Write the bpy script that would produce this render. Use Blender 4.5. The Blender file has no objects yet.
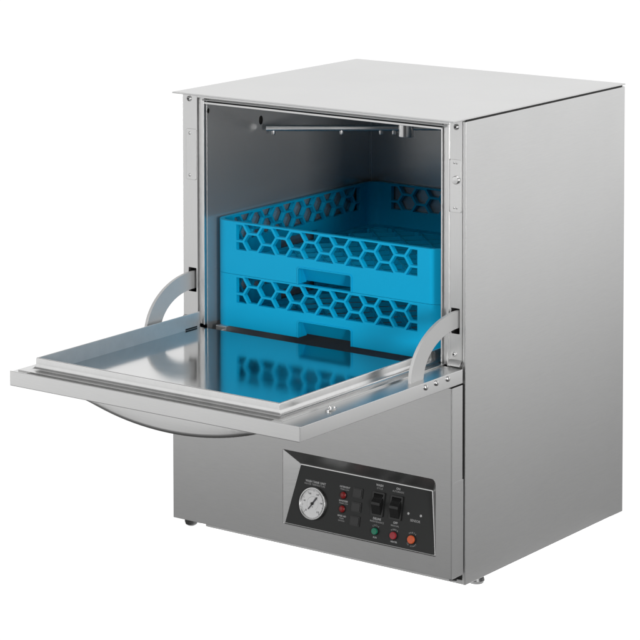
import bpy, bmesh, math, random
from mathutils import Vector, Matrix, Quaternion
random.seed(4)
sc = bpy.context.scene
COL = sc.collection
rad = math.radians

# ------------------------------------------------------------------ materials
def new_mat(name):
    m = bpy.data.materials.new(name); m.use_nodes = True
    nt = m.node_tree; b = nt.nodes['Principled BSDF']
    return m, nt, b

def steel(name, base=0.58, rough=0.27,  stretch=(1, 1, 60), var=0.06, bump=0.008, aniso=0.0, smudge=0.03, scale=30.0, metal=1.0):
    m, nt, b = new_mat(name); N = nt.nodes; L = nt.links
    b.inputs['Metallic'].default_value = metal; b.inputs['Specular IOR Level'].default_value = .4
    tc = N.new('ShaderNodeTexCoord')
    mp = N.new('ShaderNodeMapping'); mp.inputs['Scale'].default_value = stretch
    L.new(tc.outputs['Object'], mp.inputs['Vector'])
    n1 = N.new('ShaderNodeTexNoise'); n1.inputs['Scale'].default_value = scale
    n1.inputs['Detail'].default_value = 6; n1.inputs['Roughness'].default_value = 0.7
    L.new(mp.outputs['Vector'], n1.inputs['Vector'])
    n2 = N.new('ShaderNodeTexNoise'); n2.inputs['Scale'].default_value = 5.0; n2.inputs['Detail'].default_value = 3
    L.new(tc.outputs['Object'], n2.inputs['Vector'])
    mr = N.new('ShaderNodeMapRange'); mr.inputs['From Min'].default_value = .25; mr.inputs['From Max'].default_value = .75
    mr.inputs['To Min'].default_value = base * (1 - var); mr.inputs['To Max'].default_value = base * (1 + var)
    L.new(n1.outputs['Fac'], mr.inputs['Value'])
    cb = N.new('ShaderNodeCombineColor')
    ml = N.new('ShaderNodeMath'); ml.operation = 'MULTIPLY'; ml.inputs[1].default_value = 0.995
    L.new(mr.outputs['Result'], cb.inputs[0]); L.new(mr.outputs['Result'], cb.inputs[1])
    L.new(mr.outputs['Result'], ml.inputs[0]); L.new(ml.outputs['Value'], cb.inputs[2])
    L.new(cb.outputs['Color'], b.inputs['Base Color'])
    r1 = N.new('ShaderNodeMapRange'); r1.inputs['From Min'].default_value = .3; r1.inputs['From Max'].default_value = .7
    r1.inputs['To Min'].default_value = rough - smudge; r1.inputs['To Max'].default_value = rough + smudge
    mx = N.new('ShaderNodeMath'); mx.operation = 'ADD'
    h = N.new('ShaderNodeMath'); h.operation = 'MULTIPLY'; h.inputs[1].default_value = .5
    h2 = N.new('ShaderNodeMath'); h2.operation = 'MULTIPLY'; h2.inputs[1].default_value = .5
    L.new(n1.outputs['Fac'], h.inputs[0]); L.new(n2.outputs['Fac'], h2.inputs[0])
    L.new(h.outputs[0], mx.inputs[0]); L.new(h2.outputs[0], mx.inputs[1])
    L.new(mx.outputs[0], r1.inputs['Value']); L.new(r1.outputs['Result'], b.inputs['Roughness'])
    bp = N.new('ShaderNodeBump'); bp.inputs['Strength'].default_value = bump; bp.inputs['Distance'].default_value = .001
    bv = N.new('ShaderNodeBevel'); bv.samples = 4; bv.inputs['Radius'].default_value = .0008; L.new(bv.outputs['Normal'], bp.inputs['Normal'])
    L.new(n1.outputs['Fac'], bp.inputs['Height']); L.new(bp.outputs['Normal'], b.inputs['Normal'])
    return m

def plain(name, col, rough=.45, metal=0.0, var=.06, scale=30, bump=0.0, spec=.5):
    m, nt, b = new_mat(name); N = nt.nodes; L = nt.links
    b.inputs['Metallic'].default_value = metal; b.inputs['Roughness'].default_value = rough
    b.inputs['Specular IOR Level'].default_value = spec
    tc = N.new('ShaderNodeTexCoord'); n = N.new('ShaderNodeTexNoise'); n.inputs['Scale'].default_value = scale
    n.inputs['Detail'].default_value = 4
    L.new(tc.outputs['Object'], n.inputs['Vector'])
    r = N.new('ShaderNodeMix'); r.data_type = 'RGBA'
    r.inputs['A'].default_value = [c * (1 - var) for c in col] + [1]
    r.inputs['B'].default_value = [min(1, c * (1 + var)) for c in col] + [1]
    L.new(n.outputs['Fac'], r.inputs['Factor']); L.new(r.outputs['Result'], b.inputs['Base Color'])
    if bump:
        bp = N.new('ShaderNodeBump'); bp.inputs['Strength'].default_value = bump; bp.inputs['Distance'].default_value = .001
        bv = N.new('ShaderNodeBevel'); bv.samples = 4; bv.inputs['Radius'].default_value = .0010; L.new(bv.outputs['Normal'], bp.inputs['Normal'])
        n3 = N.new('ShaderNodeTexNoise'); n3.inputs['Scale'].default_value = 600
        L.new(tc.outputs['Object'], n3.inputs['Vector'])
        L.new(n3.outputs['Fac'], bp.inputs['Height']); L.new(bp.outputs['Normal'], b.inputs['Normal'])
    return m

M = {}
M['steel_side'] = steel('brushed_steel_side', .60, .39, (1, 1.2, 45))
M['steel_front'] = steel('brushed_steel_front', .63, .33, (1.2, 1, 45))
M['steel_top'] = steel('brushed_steel_top', .65, .36, (1, 45, 1))
M['steel_post'] = steel('brushed_steel_post', .62, .36, (45, 1, 1))
M['steel_door'] = steel('brushed_steel_door', .66, .30, (1.2, 45, 45))
M['steel_rim'] = steel('door_rim_steel', .63, .38, (1, 1, 1), scale=40, metal=.64)
M['steel_flange'] = steel('door_flange_steel', .62, .24, (1, 1, 1), scale=40)
M['steel_arm'] = steel('brushed_steel_arm', .57, .55, (1, 30, 30), metal=.52)
M['steel_in'] = steel('chamber_steel', .54, .25, (60, 60, 1), var=.02, bump=.0006, metal=.76, smudge=.015)
M['steel_mirror'] = steel('door_panel_steel', .60, .11, (1, 1, 1), var=.02, bump=0.004, smudge=.03)
M['bolt'] = steel('bolt_steel', .62, .30, (1, 1, 1))
M['dark_metal_and_shade'] = plain('dark_metal_and_shade', (.03, .03, .03), .45, .6)  # dark metal bits, and shade painted into gaps and the header back
M['black'] = plain('gap_shade_black', (.006, .006, .006), .6)  # near-black colour standing in for shade inside slots and holes
M['overlay'] = plain('control_overlay', (.016, .017, .0165), .42, spec=.35)
M['rocker'] = plain('rocker_black', (.008, .008, .008), .32)
M['rocker_frame'] = plain('rocker_frame_black', (.011, .011, .011), .4)
M['ink'] = plain('white_ink', (.47, .47, .47), .6)
M['ink_dim'] = plain('grey_ink', (.34, .34, .34), .6)
M['dial'] = plain('dial_white', (.85, .85, .85), .5)
M['dial_ink'] = plain('dial_ink', (.08, .08, .09), .6)
M['red'] = plain('red_lens', (.22, .012, .012), .3)
M['red_btn'] = plain('red_button', (.36, .02, .03), .35)
M['green_btn'] = plain('green_button', (.004, .20, .11), .35)
M['orange_btn'] = plain('orange_button', (.62, .10, .025), .35)
M['blue'] = plain('blue_rack_plastic', (.0006, .335, .585), .42, var=.03, scale=12, bump=.05, spec=.15)
M['foot'] = plain('foot_metal', (.13, .13, .13), .42, .85)
M['rubber'] = plain('foot_rubber', (.05, .05, .05), .5)

# ------------------------------------------------------------------ mesh builder
def rounded_rect(u0, v0, u1, v1, r, n=5):
    rs = r if isinstance(r, (list, tuple)) else [r] * 4
    pts = []
    for (cx, cy, a0, rr) in ((u1, v0, -90, rs[1]), (u1, v1, 0, rs[2]), (u0, v1, 90, rs[3]), (u0, v0, 180, rs[0])):
        sx = -1 if cx == u1 else 1; sy = -1 if cy == v1 else 1
        if rr <= 1e-6: pts.append((cx, cy)); continue
        for k in range(n + 1):
            a = rad(a0 + 90 * k / n)
            pts.append((cx + sx * rr + rr * math.cos(a), cy + sy * rr + rr * math.sin(a)))
    return pts

class MB:
    def __init__(s): s.bm = bmesh.new(); s.mats = []
    def mi(s, m):
        if m not in s.mats: s.mats.append(m)
        return s.mats.index(m)
    def add(s, verts, faces, m, smooth=False):
        i = s.mi(m); vs = [s.bm.verts.new(v) for v in verts]; fs = []
        for f in faces:
            try:
                fc = s.bm.faces.new([vs[k] for k in f]); fc.material_index = i; fc.smooth = smooth; fs.append(fc)
            except ValueError: pass
        return vs, fs
    def box(s, x0, y0, z0, x1, y1, z1, m, bev=0.0, seg=2):
        V = [(x, y, z) for x in (x0, x1) for y in (y0, y1) for z in (z0, z1)]
        F = [(0, 1, 3, 2), (4, 6, 7, 5), (0, 4, 5, 1), (2, 3, 7, 6), (0, 2, 6, 4), (1, 5, 7, 3)]
        vs, fs = s.add(V, F, m)
        if bev:
            es = list({e for f in fs for e in f.edges})
            r = bmesh.ops.bevel(s.bm, geom=es, offset=bev, segments=seg, profile=.5, affect='EDGES')
            for f in r['faces']: f.material_index = s.mi(m)
    def prism(s, pts, fn, w0, w1, m, bev=0, smooth=False):
        """pts 2D outline; fn(u,v,w)->xyz"""
        n = len(pts)
        V = [fn(u, v, w0) for u, v in pts] + [fn(u, v, w1) for u, v in pts]
        F = [tuple(range(n)), tuple(range(2 * n - 1, n - 1, -1))] + [(i, i + n, (i + 1) % n + n, (i + 1) % n) for i in range(n)]
        vs, fs = s.add(V, F, m)
        if smooth:
            for f in fs[2:]: f.smooth = True
        if bev:
            es = [e for f in fs[:2] for e in f.edges]
            r = bmesh.ops.bevel(s.bm, geom=es, offset=bev, segments=2, profile=.5, affect='EDGES')
            for f in r['faces']: f.material_index = s.mi(m)
    def plate(s, loops, fn, w0, w1, m):
        """outline with holes (first loop = outline) extruded from w0 to w1"""
        cu = bpy.data.curves.new('t', 'CURVE'); cu.dimensions = '2D'; cu.fill_mode = 'BOTH'; cu.extrude = 0.5
        for lp in loops:
            sp = cu.splines.new('POLY'); sp.points.add(len(lp) - 1); sp.use_cyclic_u = True
            for p, (u, v) in zip(sp.points, lp): p.co = (u, v, 0, 1)
        ob = bpy.data.objects.new('t', cu); COL.objects.link(ob)
        dg = bpy.context.evaluated_depsgraph_get(); dg.update()
        me = bpy.data.meshes.new_from_object(ob.evaluated_get(dg))
        V = [fn(v.co.x, v.co.y, w0 if v.co.z < 0 else w1) for v in me.vertices]
        F = [tuple(p.vertices) for p in me.polygons]
        s.add(V, F, m)
        bpy.data.objects.remove(ob); bpy.data.curves.remove(cu); bpy.data.meshes.remove(me)
    def tube(s, pts, r, m, n=16, cap=True):
        pts = [Vector(p) for p in pts]; rings = []
        rr = r if isinstance(r, (list, tuple)) else [r] * len(pts)
        up = Vector((0, 0, 1))
        for i, p in enumerate(pts):
            d = (pts[min(i + 1, len(pts) - 1)] - pts[max(i - 1, 0)]).normalized()
            a = d.cross(up) if abs(d.dot(up)) < .95 else d.cross(Vector((1, 0, 0)))
            a.normalize(); b = d.cross(a)
            rings.append([p + a * math.cos(2 * math.pi * k / n) * rr[i] + b * math.sin(2 * math.pi * k / n) * rr[i] for k in range(n)])
        V = [v for g in rings for v in g]; F = []
        for i in range(len(pts) - 1):
            for k in range(n):
                F.append((i * n + k, i * n + (k + 1) % n, (i + 1) * n + (k + 1) % n, (i + 1) * n + k))
        vs, fs = s.add(V, F, m, True)
        if cap:
            i = s.mi(m)
            for idx in (list(range(n))[::-1], list(range((len(pts) - 1) * n, len(pts) * n))):
                f = s.bm.faces.new([vs[k] for k in idx]); f.material_index = i
    def lathe(s, prof, origin, axis, m, n=24):
        """prof [(r, h)] round axis through origin"""
        ax = Vector(axis).normalized(); o = Vector(origin)
        a = ax.cross(Vector((0, 0, 1)) if abs(ax.z) < .9 else Vector((1, 0, 0))).normalized(); b = ax.cross(a)
        V = [o + ax * h + (a * math.cos(2 * math.pi * k / n) + b * math.sin(2 * math.pi * k / n)) * max(r, 1e-5) for r, h in prof for k in range(n)]
        F = [(i * n + k, i * n + (k + 1) % n, (i + 1) * n + (k + 1) % n, (i + 1) * n + k) for i in range(len(prof) - 1) for k in range(n)]
        s.add(V, F, m, True)
    def build(s, name, parent=None, sharp=35):
        bmesh.ops.recalc_face_normals(s.bm, faces=s.bm.faces[:])
        me = bpy.data.meshes.new(name); s.bm.to_mesh(me); s.bm.free()
        for m in s.mats: me.materials.append(M[m])
        try: me.set_sharp_from_angle(angle=rad(sharp))
        except Exception: pass
        o = bpy.data.objects.new(name, me); COL.objects.link(o)
        if parent is not None: o.parent = parent
        wn = o.modifiers.new('face_normals', 'WEIGHTED_NORMAL'); wn.keep_sharp = True; wn.weight = 90
        return o

def dome(r, h, n=5):
    return [(r, 0), (r, h * .35)] + [(r * math.cos(a), h * .35 + h * .65 * math.sin(a)) for a in [math.pi / 2 * k / n for k in range(1, n + 1)]]

XZ = lambda y: (lambda u, v, w: (u, w, v))
YZ = lambda u, v, w: (w, u, v)          # outline in y,z extruded along x
XZf = lambda u, v, w: (u, w, v)         # outline in x,z extruded along y

# ------------------------------------------------------------------ dishwasher
W, D, H = .612, .5356, .8024
dw = bpy.data.objects.new('dishwasher', None); COL.objects.link(dw)
dw['label'] = 'stainless steel undercounter dishwasher with its door hanging open on curved arms'
dw['category'] = 'dishwasher'

# top panel: overhanging sheet with a folded edge
b = MB(); b.box(.0035, -.0377, .7998, .6132, D, H, 'steel_top', .0008); b.build('top_panel', dw)
# side and back panels
b = MB()
b.box(.6065, .0008, 0, .6128, D - .001, .7968, 'steel_side', .0012)
b.box(.600, .010, .7955, .6085, D - .004, .7998, 'dark_metal_and_shade')  # dark strip: shadow line under the top sheet, put into the colour
b.build('side_panel', dw)
b = MB()
b.box(-.0018, .0008, 0, .0045, D - .001, .7962, 'steel_side', .0012)
b.box(.004, .010, .7955, .012, D - .004, .7998, 'dark_metal_and_shade')  # same painted shadow line on the left
b.build('side_panel', dw)
b = MB(); b.box(.0045, D - .005, .0, .6065, D, .7998, 'steel_side'); b.build('back_panel', dw)

# front posts, each with keeper plate, bolts and the slot its support arm runs in
def post(x0, x1, slot_x0, slot_x1, name='front_post'):
    b = MB()
    # outline with the arm slot cut out
    out = [(x0, .3725), (x1, .3725), (x1, .7985), (x0, .7985)]
    hole = rounded_rect(slot_x0, .4325, slot_x1, .4765, .0012, 2)
    b.plate([out, hole], XZf, 0, .0015, 'steel_post')
    b.box(x0, .0015, .3725, x0 + .0012, .03, .7985, 'steel_post')
    b.box(x1 - .0012, .0015, .3725, x1, .03, .7985, 'steel_post')
    b.box(x0 + .002, .024, .38, x1 - .002, .028, .79, 'black')
    return b.build(name, dw)
pl = post(-.0022, .0312, .0095, .0278)
pr = post(.5808, .6062, .5835, .6012)
def screw(x, y, z, r, h, par, name='bolt'):
    b = MB(); b.lathe([(r * 1.25, 0), (r * 1.25, h * .25), (r, h * .3)], (x, y, z), (0, -1, 0), 'bolt')
    b.lathe(dome(r, h), (x, y, z), (0, -1, 0), 'bolt')
    b.lathe([(r * .45, h * 1.0), (0, h * 1.01)], (x, y, z), (0, -1, 0), 'dark_metal_and_shade', 6)
    return b.build(name, par)
screw(.0131, 0, .7865, .0042, .004, pl); screw(.5935, 0, .7868, .0042, .004, pr)
b = MB()
b.prism(rounded_rect(.0063, .6385, .0296, .7315, .003), XZf, -.0014, 0, 'steel_post', .0004)
for z in (.7236, .6467): b.lathe(dome(.0026, .0016), (.0148, -.0014, z), (0, -1, 0), 'bolt')
b.build('keeper_plate', pl)
b = MB()
b.prism(rounded_rect(.5815, .641, .6045, .731, .0025), XZf, -.0016, 0, 'steel_front', .0004)
b.box(.5795, -.0012, .641, .5815, 0, .731, 'black')  # black strip painting the shade of the slot beside the plate
for x, z in ((.5905, .7255), (.5955, .7255), (.5905, .6487), (.5955, .6487)): b.lathe(dome(.0018, .0012), (x, -.0016, z), (0, -1, 0), 'bolt')
b.lathe([(.0072, 0), (.007, .003), (.0062, .0042), (0, .0048)], (.5945, -.0016, .6966), (0, -1, 0), 'bolt')
b.build('keeper_plate', pr)
screw(.5911, 0, .3975, .0036, .004, pr)
# hinge lip at the foot of the right and left post
for par, xa, xb in ((pr, .582, .606), (pl, -.001, .03)):
    b = MB()
    pts = [(-.0005, .3865), (-.003, .385), (-.0058, .3815), (-.0072, .3785), (-.0082, .3785), (-.0068, .3822), (-.0038, .386), (-.0005, .3878)]
    b.prism(pts, YZ, xa, xb, 'steel_post', smooth=True); b.build('hinge_lip', par)

# jambs: recessed gasket channel with a bright lip, both sides of the opening, and the header over it
b = MB()
b.box(.0312, .007, .374, .0455, .0085, .79, 'steel_post')
b.box(.0435, .0005, .374, .0462, .0085, .79, 'steel_post', .0006)
b.build('door_jamb', dw)
b = MB()
b.box(.563, .007, .3745, .5795, .0085, .79, 'steel_post')
b.box(.5765, -.0022, .3745, .5808, .006, .79, 'steel_post', .0008)
b.box(.5622, .0005, .3745, .5648, .0085, .782, 'steel_post', .0006)
b.build('door_jamb', dw)
b = MB()
b.box(.0312, .010, .780, .5808, .020, .7998, 'dark_metal_and_shade')  # header back coloured dark to stand for its shadow
b.box(.0312, -.0005, .7895, .5808, .010, .7996, 'steel_post', .0008)
b.tube([(.044, -.001, .7868), (.5785, -.001, .7868)], .0013, 'steel_post', 10)
b.box(.0435, .002, .7788, .5648, .0035, .7828, 'steel_post', .0006)
b.build('header', dw)

# wash chamber (open box) with holes
b = MB()
cx0, cx1, cy1, cz0, cz1 = .047, .56, .5225, .300, .7865
hole = [(.169 + .0065 * math.cos(a), .729 + .0085 * math.sin(a)) for a in [2 * math.pi * k / 14 for k in range(14)]]
hole2 = [(.0125 + .004 * math.cos(a), .7653 + .005 * math.sin(a)) for a in [2 * math.pi * k / 10 for k in range(10)]]
b.plate([[(.0085, cz0), (cy1, cz0), (cy1, cz1), (.0085, cz1)], hole, hole2], YZ, cx0 - .0012, cx0, 'steel_in')
b.box(cx1, .0085, cz0, cx1 + .0012, cy1, cz1, 'steel_in')
b.box(cx0, cy1, cz0, cx1, cy1 + .0012, cz1, 'steel_in')
b.box(cx0, .0085, cz1, cx1, cy1, cz1 + .0012, 'steel_in')
b.box(cx0, .0, cz0 - .0012, cx1, cy1, cz0, 'steel_in')
b.box(cx0, .0, cz0, cx1, .0012, .3560, 'dark_metal_and_shade')
b.box(cx0 - .006, .150, .715, cx0 - .004, .19, .745, 'black')
b.box(cx0 - .006, .004, .755, cx0 - .004, .03, .775, 'black')
b.box(cx0 + .0002, cy1 - .0012, .55, cx0 + .0012, cy1, cz1, 'steel_post')    # welded corner seam
ch = b.build('wash_chamber', dw)
for x in (.075, .53):                                    # rails the rack slides on
    b = MB(); b.box(x - .012, .012, .3625, x + .012, .51, .3743, 'steel_in', .001)
    b.box(x - .004, .012, cz0, x + .004, .51, .3625, 'steel_in')
    b.build('rack_rail', ch)
b = MB(); b.lathe([(.0022, 0), (.0022, .002), (0, .003)], (.0805, .0075, .3655), (0, -1, 0), 'bolt'); b.box(.0785, .0072, .3628, .0825, .012, .3682, 'bolt'); b.build('rail_screw', ch)

# rinse arm under the chamber ceiling
b = MB()
p0 = Vector((.062, .165, .716)); p1 = Vector((.3560, .3755, .716)); hub = Vector((.2725, .3165, .716))
dv = (p1 - p0).normalized()
b.tube([p0, hub], .0058, 'bolt', 18); b.tube([hub, p1], .0043, 'bolt', 18)
arm = b.build('rinse_arm', dw)
b = MB(); b.lathe([(0, -.016), (.0142, -.016), (.0152, -.0145), (.0152, .013), (.0142, .015), (.0095, .016), (.0095, .0705)], hub, (0, 0, 1), 'bolt', 28); b.build('hub', arm)
for t in (.0137, .14, .213, .237):
    q = p0 + dv * t + Vector((0, 0, -.0035))
    b = MB(); b.lathe([(.0038, 0), (.0038, -.006), (.0032, -.0085), (0, -.0095)], q, (0, 0, 1), 'bolt', 12); b.build('nozzle', arm)

# lower front panel with the funnel shaped recess of the control panel
FY = -.0377
b = MB()
op = rounded_rect(.2525, .0535, .578, .187, [.002, .002, .009, .002])
b.plate([[(.0022, .020), (.6105, .020), (.6105, .348), (.0022, .348)], op], XZf, FY, FY + .0012, 'steel_front')
b.box(.6093, FY + .0012, .020, .6105, -.0015, .185, 'steel_front')
b.box(.6093, FY + .0012, .185, .6105, -.0045, .348, 'steel_front')
b.box(.0022, FY + .0012, .020, .0034, -.0015, .348, 'steel_front')
b.box(.0034, FY + .0012, .3468, .6093, -.004, .348, 'steel_front')
b.box(.0034, FY + .0012, .020, .6093, -.004, .0212, 'steel_front')
b.tube([(.6100, FY + .0006, .0202), (.6100, FY + .0006, .3478)], .0011, 'steel_front', 10)
b.build('front_panel', dw)

A = Vector((0, -.0362, .0545)); Bv = Vector((0, -.016, .152)); T = (Bv - A).normalized(); Nn = Vector((1, 0, 0)).cross(T).normalized()
FL = .1068
def fp(x, s, w=0): return Vector((x, 0, 0)) + A + T * s + Nn * w       # point on the sloping control face
FP = lambda u, v, w: fp(u, v, w)
b = MB()
fb = [(.2555, 0), (.5765, 0), (.5568, FL), (.2745, FL)]
# metal tray behind the overlay, then the overlay, then the sloping funnel walls
b.prism(fb, FP, -.0016, -.0004, 'steel_front')
b.prism([(.2565, .0008), (.5745, .0008), (.5548, FL - .0018), (.2757, FL - .0018)], FP, -.0004, .0002, 'overlay')
o4 = [(.2525, .0535), (.578, .0535), (.578, .187), (.2525, .187)]
outer = [Vector((x, FY + .0008, z)) for x, z in o4]; inner = [fp(u, v, -.001) for u, v in fb]
b.add([*outer, *inner], [(0, 3, 7, 4), (3, 2, 6, 7), (2, 1, 5, 6), (1, 0, 4, 5)], 'steel_front')
cp = b.build('control_panel', dw)

def text_into(mb, s, u, v, size, m, w=.0004, align='CENTER', fn=None, arc=None, bold=0.0, sx=1.0):
    """set lettering on the control face; arc=(radius, centre angle) bends it round (u,v)"""
    def one(txt, tf):
        cu = bpy.data.curves.new('t', 'FONT'); cu.body = txt; cu.size = size; cu.align_x = align; cu.align_y = 'CENTER'; cu.offset = bold * size
        cu.resolution_u = 3
        ob = bpy.data.objects.new('t', cu); COL.objects.link(ob)
        dg = bpy.context.evaluated_depsgraph_get(); dg.update()
        me = bpy.data.meshes.new_from_object(ob.evaluated_get(dg))
        mb.add([tf(p.co.x * sx, p.co.y) for p in me.vertices], [tuple(f.vertices) for f in me.polygons], m)
        bpy.data.objects.remove(ob); bpy.data.curves.remove(cu); bpy.data.meshes.remove(me)
    F = fn or fp
    if arc is None: one(s, lambda a, c: F(u + a, v + c, w))
    else:
        R, a0, step = arc
        n = len(s)
        for i, chv in enumerate(s):
            if chv == ' ': continue
            th = a0 - (i - (n - 1) / 2) * step if R > 0 else a0 + (i - (n - 1) / 2) * step
            rr = abs(R); ca, sa = math.cos(th), math.sin(th)
            sgn = 1 if R > 0 else -1
            def tf(a, c, ca=ca, sa=sa):
                r_ = rr + sgn * c
                return F(u + ca * r_ + sgn * sa * a, v + sa * r_ - sgn * ca * a, w)
            one(chv, tf)
def lab(*items):
    q = MB()
    for it in items:
        if isinstance(it[0], str) and len(it) >= 5 and isinstance(it[4], str): text_into(q, it[0], it[1], it[2], it[3], it[4], bold=it[5] if len(it) > 5 else .03)
        else: text_into(q, it[0], it[1], it[2], it[3], 'ink', arc=it[4])
    q.build('lettering', cp)
I, G = 'ink', 'ink_dim'
lab(('WASH TANK UNIT', .3122, .0800, .0052, I), ('WATER TEMPERATURE', .3108, .0752, .0044, G, .01))
lab(('DETERGENT', .3755, .0822, .0040, I), ('PRIME LOW', .3755, .0780, .0036, G, .01))
lab(('SANITIZER', .3755, .0582, .0040, I), ('PRIME LOW', .3765, .0540, .0036, G, .01))
lab(('RINSE AID', .3757, .0325, .0040, I), ('PRIME', .3757, .0283, .0036, G, .01), ('SWITCH', .3757, .0242, .0036, G, .01))
lab(('WASH', .4478, .0972, .0052, I), ('CYCLE', .4485, .0921, .0042, G, .01))
lab(('DELIME', .4497, .0401, .0052, I), ('MAINTENANCE', .4503, .0351, .0042, G, .01))
lab(('ON', .4866, .0977, .0052, I), ('AUTOMATIC', .4873, .0927, .0042, G, .01))
lab(('OFF', .4885, .0400, .0052, I), ('MANUAL', .4882, .0349, .0042, G, .01))
lab(('CYCLE', .4493, .0192, .0036, (.0098, math.pi / 2, .30)), ('RUN', .4497, .0085, .0038, I))
lab(('POWER', .4883, .0187, .0036, (.0100, math.pi / 2, .32)), ('HEATER', .4895, .0079, .0038, I))
lab(('PRESS', .5258, .0186, .0036, (.0112, math.pi / 2, .30)), ('TO START', .5258, .0186, .0034, (-.0118, -math.pi / 2, .25)))
lab(('SENSOR', .5282, .0500, .0058, G, .02))

# dial thermometer
b = MB()
gc = fp(.3128, .0432)
R = .0288
b.lathe([(R, 0), (R, .004), (R - .001, .0055), (R - .0028, .0058), (R - .0038, .0046), (R - .004, .0030)], gc, Nn, 'bolt', 48)
b.lathe([(R - .0035, .0030), (0, .0030)], gc, Nn, 'dial', 48)
ga = b.build('temperature_gauge', dw)
b = MB()
gf = lambda a, c, w=.0032: fp(.3128 + a, .0432 + c, w)
for k in range(0, 41):
    a = rad(225 - 270 * k / 40); l = .0028 if k % 5 == 0 else .0016; r1 = R - .0052; t = .00022 if k % 5 else .0004
    d = (math.cos(a), math.sin(a)); p = (-d[1], d[0])
    b.add([gf(d[0] * r + p[0] * q, d[1] * r + p[1] * q) for r, q in ((r1, -t), (r1, t), (r1 - l, t), (r1 - l, -t))], [(0, 1, 2, 3)], 'dial_ink')
for k, s in enumerate(('20', '60', '100', '140', '180', '220')):
    a = rad(225 - 270 * k / 5); text_into(b, s, math.cos(a) * (R - .0105), math.sin(a) * (R - .0105), .0042, 'dial_ink', .0033, fn=lambda a_, c_, w_: gf(a_, c_, w_))
for k in range(0, 25):
    a = rad(225 - 270 * k / 24); r1 = .0128; l = .0012; t = .0002
    d = (math.cos(a), math.sin(a)); p = (-d[1], d[0])
    b.add([gf(d[0] * r + p[0] * q, d[1] * r + p[1] * q) for r, q in ((r1, -t), (r1, t), (r1 - l, t), (r1 - l, -t))], [(0, 1, 2, 3)], 'dial_ink')
text_into(b, '°F', 0, -.0062, .0042, 'dial_ink', .0033, fn=lambda a_, c_, w_: gf(a_, c_, w_))
b.build('dial_marking', ga)
b = MB()
a = rad(55); d = (math.cos(a), math.sin(a)); p = (-d[1], d[0])
b.prism([(d[0] * r + p[0] * q, d[1] * r + p[1] * q) for r, q in ((-.013, -.0007), (-.013, .0007), (.002, .0013), (.0125, .0016), (.0155, 0), (.0125, -.0016), (.002, -.0013))],
        lambda u, v, w: gf(u, v, w), .0036, .0041, 'dial_ink')
b.lathe([(.0026, .0036), (.0026, .0052), (0, .0055)], fp(.3128, .0432), Nn, 'dark_metal_and_shade', 16)
b.build('needle', ga)

# lights, prime switches, rockers, buttons, screws
for (x, s) in ((.3742, .0682), (.3752, .0446)):
    b = MB(); b.lathe([(.0072, 0), (.0072, .001), (.0062, .0015)], fp(x, s), Nn, 'rocker_frame', 24); b.lathe(dome(.006, .0035), fp(x, s, .001), Nn, 'red', 24); b.build('indicator_light', cp)
for (x, s) in ((.4040, .0769), (.4041, .0528), (.4044, .0288)):
    b = MB()
    b.prism(rounded_rect(x - .0105, s - .0085, x + .0105, s + .0085, .0012), FP, .0002, .0016, 'rocker_frame', .0004)
    b.prism(rounded_rect(x - .0085, s - .0065, x + .0085, s + .0065, .001), FP, .0012, .0024, 'rocker', .0005)
    b.build('prime_switch', cp)
for x in (.4488, .4870):
    r = MB()
    s0, s1 = .0452, .0862
    r.plate([rounded_rect(x - .0128, s0, x + .0128, s1, .002), rounded_rect(x - .0098, s0 + .003, x + .0098, s1 - .003, .001)], FP, .0002, .0028, 'rocker_frame')
    rk = r.build('rocker_switch', cp)
    # rocker pressed in at the top: two faces meeting in a ridge
    prof = [(s0 + .0034, .0008), (s0 + .0034, .0030), (s0 + .019, .0094), (s0 + .0235, .0098), (s1 - .0095, .0040), (s1 - .0036, .0008)]
    r.bm = bmesh.new(); r.mats = []
    r.prism(prof, lambda u, v, w: fp(w, u, v), x - .0095, x + .0095, 'rocker', .0005)
    me = bpy.data.meshes.new('rocker'); bmesh.ops.recalc_face_normals(r.bm, faces=r.bm.faces[:])
    # one mesh per switch: merge the rocker into its frame
    fr = bmesh.new(); fr.from_mesh(rk.data); off = len(rk.data.materials); r.bm.to_mesh(me)
    for f in me.polygons: f.material_index = off
    fr.from_mesh(me); fr.to_mesh(rk.data); fr.free(); r.bm.free(); bpy.data.meshes.remove(me); rk.data.materials.append(M['rocker'])
for (x, s, m, rr, nm) in ((.4493, .0192, 'green_btn', .0059, 'push_button'), (.4883, .0187, 'red_btn', .0065, 'push_button'), (.5258, .0186, 'orange_btn', .0072, 'push_button')):
    b = MB(); b.lathe([(rr * 1.12, 0), (rr * 1.12, .0016), (rr, .002)], fp(x, s), Nn, 'rocker_frame', 28)
    b.lathe([(rr, .0), (rr, .0042), (rr * .9, .0052), (rr * .55, .0050), (0, .0048)], fp(x, s), Nn, m, 28); b.build(nm, cp)
for (x, s) in ((.5127, .0604), (.5386, .0606)):
    b = MB(); b.lathe(dome(.0023, .0012), fp(x, s, .0002), Nn, 'ink', 16); b.build('screw', cp)

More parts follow.
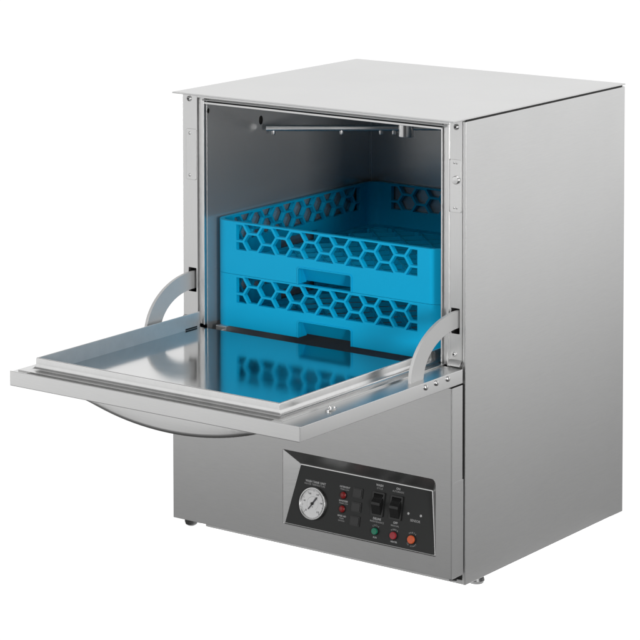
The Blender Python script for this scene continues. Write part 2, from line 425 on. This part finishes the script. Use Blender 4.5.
# base frame, lower carcass and feet
b = MB()
b.box(.045, .002, 0, .6062, .030, .0080, 'steel_post', .0008)
b.box(.012, .0045, .0088, .605, D - .006, .295, 'dark_metal_and_shade')  # carcass coloured dark so the gaps in front of it look shaded
b.tube([(.588, .0015, .0075), (.588, -.0065, .0075), (.593, -.0085, .0098), (.600, -.007, .0105)], .0028, 'dark_metal_and_shade', 10)
b.build('base_frame', dw)
def foot(x, y, z1, z0, r):
    b = MB(); b.lathe([(.006, z1), (.006, z0 + .012), (r * .9, z0 + .011), (r, z0 + .006), (r * .85, z0 + .001), (r * .6, z0), (0, z0)], (x, y, 0), (0, 0, 1), 'foot', 24)
    return b.build('foot', dw)
foot(.597, .060, .0, -.0135, .015); foot(.55, .47, 0, -.0135, .017); foot(.03, .49, 0, -.0135, .017); foot(.06, .075, 0, -.0135, .017)
b = MB(); b.lathe([(.0, .0035), (.006, .004), (.0105, .007), (.012, .0115), (.012, .0185)], (.0262, -.016, 0), (0, 0, 1), 'rubber', 20); b.build('foot_bracket', dw)

# ------------------------------------------------------------------ door (hanging open, level)
b = MB()
pan = [(-.4683, .352), (-.0095, .352), (-.008, .3535), (-.008, .3685), (-.4683, .3685)]
b.prism(pan, YZ, .0345, .5525, 'steel_door', 0)
b.prism([(-.4705, .3535), (-.4700, .3524), (-.4685, .352), (-.4685, .3772), (-.4700, .3772), (-.4705, .3766)], YZ, .0035, .6135, 'steel_door', 0)
b.box(.0035, -.4684, .352, .0345, -.0085, .3762, 'steel_door', .0009)
b.box(.5525, -.4684, .352, .6135, -.0085, .3762, 'steel_door', .0009)
b.box(.0345, -.4640, .3683, .5525, -.4405, .3758, 'steel_door')
door = b.build('door', dw)
# rim: mitred flange turned up into a wall round the inner panel
b = MB()
x0, x1, yf, yb = .035, .5515, -.4395, -.0035
prof = [(.0215, .3763), (.0215, .3788), (.0095, .3788)]
prof += [(.0095 - .0095 * math.sin(t), .3883 - .0095 * math.cos(t)) for t in [rad(90 * k / 9) for k in range(1, 10)]]
prof += [(0, .3968), (-.0004, .3979), (-.0012, .3985), (-.0020, .3986), (-.0028, .3979), (-.0032, .3968), (-.0032, .3706)]
rows = []
for o, z in prof: rows.append([(x0 - o, yb, z), (x0 - o, yf - o, z), (x1 + o, yf - o, z), (x1 + o, .028 if o < .008 else -.004, z)])
for k in range(3):
    V = [v for r_ in rows for v in (r_[k], r_[k + 1])]
    vs_, fs_ = b.add(V, [(2 * i, 2 * i + 1, 2 * i + 3, 2 * i + 2) for i in range(len(rows) - 1)], 'steel_flange', True)
    for f_ in fs_[-4:]: f_.material_index = b.mi('steel_rim')
b.box(x0 + .0032, -.045, .3712, x0 + .0040, -.012, .3738, 'black')  # dark box for a slot, the shade of its opening as colour
b.build('rim', door, 60)
b = MB(); b.box(x0 + .0032, yf + .0032, .3692, x1 - .0032, -.004, .3706, 'steel_mirror'); b.build('inner_panel', door)
b = MB()
hp = []
for i in range(25):
    t = -1 + 2 * i / 24; hp.append((.345 + .185 * t, .352 - .0305 * (1 - t * t) ** .9 if abs(t) < 1 else .352))
th = .0035
V = []; F = []
for x, z in hp:
    d_ = .352 - z; q = min(1, d_ / .012)
    V += [(x, -.4640, .3521), (x, -.4640, z + .0075 * q), (x, -.4632, z + .0035 * q), (x, -.4610, z + .0009 * q), (x, -.4575, z), (x, -.4360, z), (x, -.4360, .3521)]
for i in range(len(hp) - 1):
    F += [(7 * i + k, 7 * i + k + 1, 7 * i + k + 8, 7 * i + k + 7) for k in range(6)]
b.add(V, F, 'steel_door', True)
b.build('handle', door)
for y, z in ((-.1202, .3678), (-.0889, .3688), (-.0543, .3688)):
    b = MB(); b.lathe(dome(.0048, .0036), (.6135, y, z), (1, 0, 0), 'bolt', 16); b.build('bolt', door)
b = MB()
b.prism([(.5905 + .006 * math.cos(a), -.3555 + .0135 * math.sin(a)) for a in [2 * math.pi * k / 16 for k in range(16)]], lambda u, v, w: (u, v, w), .3762, .3782, 'bolt', .0004)
b.lathe(dome(.003, .006), (.590, -.3575, .378), (0, 0, 1), 'bolt', 10); b.lathe(dome(.002, .0035), (.5915, -.348, .378), (0, 0, 1), 'bolt', 10)
b.build('latch_clip', door)

# curved support arms
def arm_part(xa, xb, ao, bo, ai, bi, yend):
    b = MB(); n = 28; zc = .375
    a0, a1 = rad(90), rad(180)
    out = [(ao * math.cos(a0 + (a1 - a0) * k / n), zc + bo * math.sin(a0 + (a1 - a0) * k / n)) for k in range(n + 1)]
    inn = [(ai * math.cos(a0 + (a1 - a0) * k / n), zc + bi * math.sin(a0 + (a1 - a0) * k / n)) for k in range(n + 1)]
    pts = [(yend, zc + bo)] + out + inn[::-1] + [(yend, zc + bi)]
    b.prism(pts, YZ, xa, xb, 'steel_arm', .0008); return b.build('support_arm', dw)
arm_part(.5925, .5982, .1425, .0977, .104, .068, .02)
arm_part(.0135, .0192, .132, .0945, .092, .0625, .02)

# ------------------------------------------------------------------ racks
RX0, RX1, RY0, RY1, RH = .0515, .5535, .02, .5195, .0962
RC = .03; TH = .009
def clip_poly(poly, u0, v0, u1, v1):
    for ax, lim, sg in ((0, u0, 1), (0, u1, -1), (1, v0, 1), (1, v1, -1)):
        out = []
        for i in range(len(poly)):
            p, q = poly[i], poly[(i + 1) % len(poly)]
            ip, iq = (p[ax] - lim) * sg >= 0, (q[ax] - lim) * sg >= 0
            if ip: out.append(p)
            if ip != iq:
                t = (lim - p[ax]) / (q[ax] - p[ax]); out.append((p[0] + t * (q[0] - p[0]), p[1] + t * (q[1] - p[1])))
        poly = out
        if not poly: return []
    return poly
def hex_holes(half, v0, v1):
    p = .0322; s = p / 1.5; bh = v1 - v0; h = bh / 1.5; bar = .0020
    holes = []
    for k in range(-6, 7):
        c = k * p
        cs = ((v0 + h, 0), (v0, 1)) if k % 2 == 0 else ((v0 + h / 2, 0), (v0 + 1.5 * h, 1))
        for cv, _ in cs:
            f = (s - bar * 1.25) / s; g = (h / 2 - bar) / (h / 2)
            hx = [(c + s * f, cv), (c + s / 2 * f, cv + h / 2 * g), (c - s / 2 * f, cv + h / 2 * g), (c - s * f, cv), (c - s / 2 * f, cv - h / 2 * g), (c + s / 2 * f, cv - h / 2 * g)]
            hx = clip_poly(hx, -half, v0, half, v1)
            if len(hx) >= 3: holes.append(hx)
    return holes
def make_rack():
    root = bpy.data.objects.new('dish_rack', None); COL.objects.link(root)
    root['category'] = 'rack'; root['group'] = 'blue dish racks stacked in the machine'
    b = MB()
    Lx = (RX1 - RX0) / 2 - RC; Ly = (RY1 - RY0) / 2 - RC
    HX = .0575
    def wall(L, fn, notch):
        if notch: out = [(-L, 0), (-HX, 0), (-HX, .0265), (-HX + .0025, .029), (HX - .0025, .029), (HX, .0265), (HX, 0), (L, 0), (L, RH), (-L, RH)]
        else: out = [(-L, 0), (L, 0), (L, RH), (-L, RH)]
        b.plate([out] + hex_holes(.198, .0455, .0932), fn, 0, TH, 'blue')
    cx, cy = (RX0 + RX1) / 2, (RY0 + RY1) / 2
    wall(Lx, lambda u, v, w: (cx + u, RY0 + w, v), True)
    wall(Lx, lambda u, v, w: (cx - u, RY1 - w, v), True)
    wall(Ly, lambda u, v, w: (RX0 + w, cy - u, v), True)
    wall(Ly, lambda u, v, w: (RX1 - w, cy + u, v), True)
    for (px, py, a0) in ((RX0 + RC, RY0 + RC, 180), (RX1 - RC, RY0 + RC, 270), (RX1 - RC, RY1 - RC, 0), (RX0 + RC, RY1 - RC, 90)):
        n = 10; P = []
        for k in range(n + 1):
            a = rad(a0 + 90 * k / n); P.append((px + RC * math.cos(a), py + RC * math.sin(a)))
        for k in range(n, -1, -1):
            a = rad(a0 + 90 * k / n); P.append((px + (RC - TH) * math.cos(a), py + (RC - TH) * math.sin(a)))
        b.prism(P, lambda u, v, w: (u, v, w), 0, RH, 'blue', 0, True)
    for ax_, c0, c1 in ((0, RX0 + RC, RX1 - RC), (1, RY0 + RC, RY1 - RC)):        # weld walls and corners into one moulding
        b.bm.normal_update()
        kill = [f for f in b.bm.faces if abs(f.normal[ax_]) > .99 and all(min(abs(v.co[ax_] - c0), abs(v.co[ax_] - c1)) < 1e-5 for v in f.verts)]
        bmesh.ops.delete(b.bm, geom=kill, context='FACES_ONLY')
    bmesh.ops.remove_doubles(b.bm, verts=b.bm.verts[:], dist=2e-5)
    b.build('rack_wall', root)
    # lattice floor
    b = MB()
    xa, xb, ya, yb_ = RX0 + TH, RX1 - TH, RY0 + TH + .0195, RY1 - TH
    def bar(p, q, w, z0, z1):
        d = Vector((q[0] - p[0], q[1] - p[1], 0)); L_ = d.length; d /= L_; nn = Vector((-d.y, d.x, 0)) * w
        P = [Vector((*p, 0)) - nn, Vector((*q, 0)) - nn, Vector((*q, 0)) + nn, Vector((*p, 0)) + nn]
        b.prism([(v.x, v.y) for v in P], lambda u, v, w_: (u, v, w_), z0, z1, 'blue')
    step = .062
    def diag(sign, z0, z1):
        c = -1.2
        while c < 1.4:
            pts = []
            for x in (xa, xb):
                y = sign * (x - cx) + cy + c
                if ya <= y <= yb_: pts.append((x, y))
            for y in (ya, yb_):
                x = (y - cy - c) / sign + cx
                if xa < x < xb: pts.append((x, y))
            if len(pts) >= 2: bar(pts[0], pts[1], .0016, z0, z1)
            c += step
    diag(1, .0045, .0125); diag(-1, .0042, .0128)
    b.plate([rounded_rect(xa + .002, ya + .002, xb - .002, yb_ - .002, .02), rounded_rect(xa + .022, ya + .022, xb - .022, yb_ - .022, .012)], lambda u, v, w: (u, v, w), .0008, .0125, 'blue')
    b.build('base_grid', root)
    # recessed carrying handles: lip round the notch and a set back wall
    b = MB()
    def hnd(fn):
        o = [(-HX - .0022, 0), (-HX - .0022, .0275), (-HX + .0015, .0312), (HX - .0015, .0312), (HX + .0022, .0275), (HX + .0022, 0), (HX, 0), (HX, .0265), (HX - .0025, .029), (-HX + .0025, .029), (-HX, .0265), (-HX, 0)]
        b.prism(o, fn, -.0016, .0003, 'blue')
        V = [fn(u, v, w) for u in (-HX - .003, HX + .003) for v, w in ((.0305, .0092), (.0025, .0240), (.0025, .0260), (.0305, .0112))]
        b.add(V, [(0, 1, 2, 3), (4, 7, 6, 5), (0, 4, 5, 1), (1, 5, 6, 2), (2, 6, 7, 3), (3, 7, 4, 0)], 'blue')
        for u0 in (-HX - .0022, HX):
            V = [fn(u0 + du, v, w) for du in (0, .0022) for v, w in ((0, .0088), (.0305, .0088), (.0305, .0095), (.0025, .0245), (0, .0245))]
            b.add(V, [(0, 1, 2, 3, 4), (5, 9, 8, 7, 6)] + [(k, (k + 1) % 5, (k + 1) % 5 + 5, k + 5) for k in range(5)], 'blue')
    hnd(lambda u, v, w: (cx + u, RY0 + w, v))
    b.build('handle', root)
    return root
r1 = make_rack(); r1.location = (0, 0, .3744)
r1['label'] = 'lower blue plastic dish rack standing on the chamber floor beneath the other rack'
def copy_tree(o):
    c = o.copy(); COL.objects.link(c)
    for chd in list(o.children):
        k = chd.copy(); COL.objects.link(k); k.parent = c
    return c
r2 = copy_tree(r1); r2.location = (0, 0, .3744 + RH + .0004)
r2['label'] = 'upper blue plastic dish rack stacked on top with its open inside showing'

# ------------------------------------------------------------------ white sheet added under the machine, lit from below against shadow
m, nt, bs = new_mat('white_acrylic'); N = nt.nodes; L = nt.links
df = N.new('ShaderNodeBsdfDiffuse'); tr = N.new('ShaderNodeBsdfTranslucent'); mx = N.new('ShaderNodeMixShader')
df.inputs['Color'].default_value = (.9, .9, .9, 1); tr.inputs['Color'].default_value = (.93, .93, .93, 1); mx.inputs['Fac'].default_value = .8
L.new(df.outputs[0], mx.inputs[1]); L.new(tr.outputs[0], mx.inputs[2]); L.new(mx.outputs[0], N['Material Output'].inputs['Surface'])
M['acrylic'] = m
b = MB(); b.add([(-.001, -.012, -.0136), (.611, -.012, -.0136), (.611, .532, -.0136), (-.001, .532, -.0136)], [(0, 1, 2, 3)], 'acrylic')
g = b.build('ground'); g['kind'] = 'structure'; g['label'] = 'plain white sheet added under the dishwasher and lit from below'

# ------------------------------------------------------------------ studio surroundings and lamps
world = bpy.data.worlds.new('World'); sc.world = world; world.use_nodes = True
nt = world.node_tree; N = nt.nodes; L = nt.links
bg = N['Background']
tc = N.new('ShaderNodeTexCoord')
sep = N.new('ShaderNodeSeparateXYZ'); L.new(tc.outputs['Generated'], sep.inputs[0])
cmb = N.new('ShaderNodeCombineXYZ'); L.new(sep.outputs['X'], cmb.inputs['X']); L.new(sep.outputs['Y'], cmb.inputs['Y'])
nrm = N.new('ShaderNodeVectorMath'); nrm.operation = 'NORMALIZE'; L.new(cmb.outputs[0], nrm.inputs[0])
dot = N.new('ShaderNodeVectorMath'); dot.operation = 'DOT_PRODUCT'; dot.inputs[1].default_value = (-.593, .805, 0)
L.new(nrm.outputs[0], dot.inputs[0])
WORLD_HI, WORLD_LO = 1.06, .29
def smooth(sock, a, b_):
    q = N.new('ShaderNodeMapRange'); q.interpolation_type = 'SMOOTHSTEP'
    q.inputs['From Min'].default_value = a; q.inputs['From Max'].default_value = b_; L.new(sock, q.inputs['Value']); return q.outputs['Result']
mu = N.new('ShaderNodeMath'); mu.operation = 'MULTIPLY'
L.new(smooth(dot.outputs['Value'], math.cos(rad(52)), math.cos(rad(30))), mu.inputs[0])
L.new(smooth(sep.outputs['Z'], -.62, -.42), mu.inputs[1])
wl = N.new('ShaderNodeMapRange'); wl.inputs['From Min'].default_value = -.75; wl.inputs['From Max'].default_value = -.40
wl.inputs['To Min'].default_value = .07; wl.inputs['To Max'].default_value = WORLD_LO; L.new(sep.outputs['Z'], wl.inputs['Value'])
neg = N.new('ShaderNodeMath'); neg.operation = 'MULTIPLY'; neg.inputs[1].default_value = -1; L.new(dot.outputs['Value'], neg.inputs[0])
dk = N.new('ShaderNodeMapRange'); dk.inputs['To Min'].default_value = 1; dk.inputs['To Max'].default_value = .2   # the unlit end of the studio, behind the camera
L.new(smooth(neg.outputs[0], math.cos(rad(64)), math.cos(rad(40))), dk.inputs['Value'])
lo = N.new('ShaderNodeMath'); lo.operation = 'MULTIPLY'; L.new(wl.outputs['Result'], lo.inputs[0]); L.new(dk.outputs['Result'], lo.inputs[1])
mr = N.new('ShaderNodeMapRange'); L.new(lo.outputs[0], mr.inputs['To Min']); mr.inputs['To Max'].default_value = WORLD_HI
L.new(mu.outputs[0], mr.inputs['Value'])
L.new(mr.outputs['Result'], bg.inputs['Color']); bg.inputs['Strength'].default_value = 1.0

def softbox(name, loc, target, sx, sy, radiance, spread=180, roll=0):
    li = bpy.data.lights.new(name, 'AREA'); li.shape = 'RECTANGLE'; li.size = sx; li.size_y = sy
    li.energy = radiance * math.pi * sx * sy; li.spread = rad(spread)
    o = bpy.data.objects.new(name, li); COL.objects.link(o); o.location = loc
    o.rotation_euler = ((Vector(target) - Vector(loc)).to_track_quat('-Z', 'Y') @ Quaternion((0, 0, 1), rad(roll))).to_euler()
    return o
softbox('sheet_fill_lamp', (.305, .26, -.026), (.305, .26, 0), .636, .570, 3.2)  # unseen lamp added below the sheet to wash out the ground shadow
softbox('right_softbox', (2.12, 2.19, 1.02), (.72, .2, 1.02), 2.6, 2.2, .92, roll=34)
softbox('front_softbox', (-.95, -2.0, .78), (.3, 0, .78), 2.3, 2.10, .84)
softbox('key_softbox', (.9, -1.7, 2.35), (.3, 0, .6), 1.6, 1.6, 4.4)
softbox('side_softbox', (3.0, -1.72, .74), (.2, .1, .66), .5, .84, 46.0)

# ------------------------------------------------------------------ camera (solved from the photograph; a shifted view keeps uprights upright)
cam = bpy.data.cameras.new('camera'); co = bpy.data.objects.new('camera', cam); COL.objects.link(co)
fw = Vector((-0.59098829, 0.80393005, -0.06655315)); r_ = Vector((0.80577192, 0.59222426, -0.00142581)); u_ = Vector((-0.03826814, 0.0544693, 0.99778186))
mt = Matrix((r_, u_, -fw)).transposed().to_4x4(); mt.translation = Vector((3.09623227, -3.78823604, 1.48797222)); co.matrix_world = mt
cam.sensor_width = 36; cam.lens = 2706.157 / 640 * 36; cam.shift_x = -1.357 / 640; cam.shift_y = -428.43 / 640
cam.clip_start = .1; cam.clip_end = 100
sc.camera = co
sc.view_settings.view_transform = 'Standard'; sc.view_settings.look = 'None'; sc.view_settings.exposure = 0; sc.view_settings.gamma = 1
sc.cycles.use_denoising = True
sc.cycles.max_bounces = 14; sc.cycles.glossy_bounces = 10; sc.cycles.diffuse_bounces = 5
sc.cycles.sample_clamp_indirect = 6
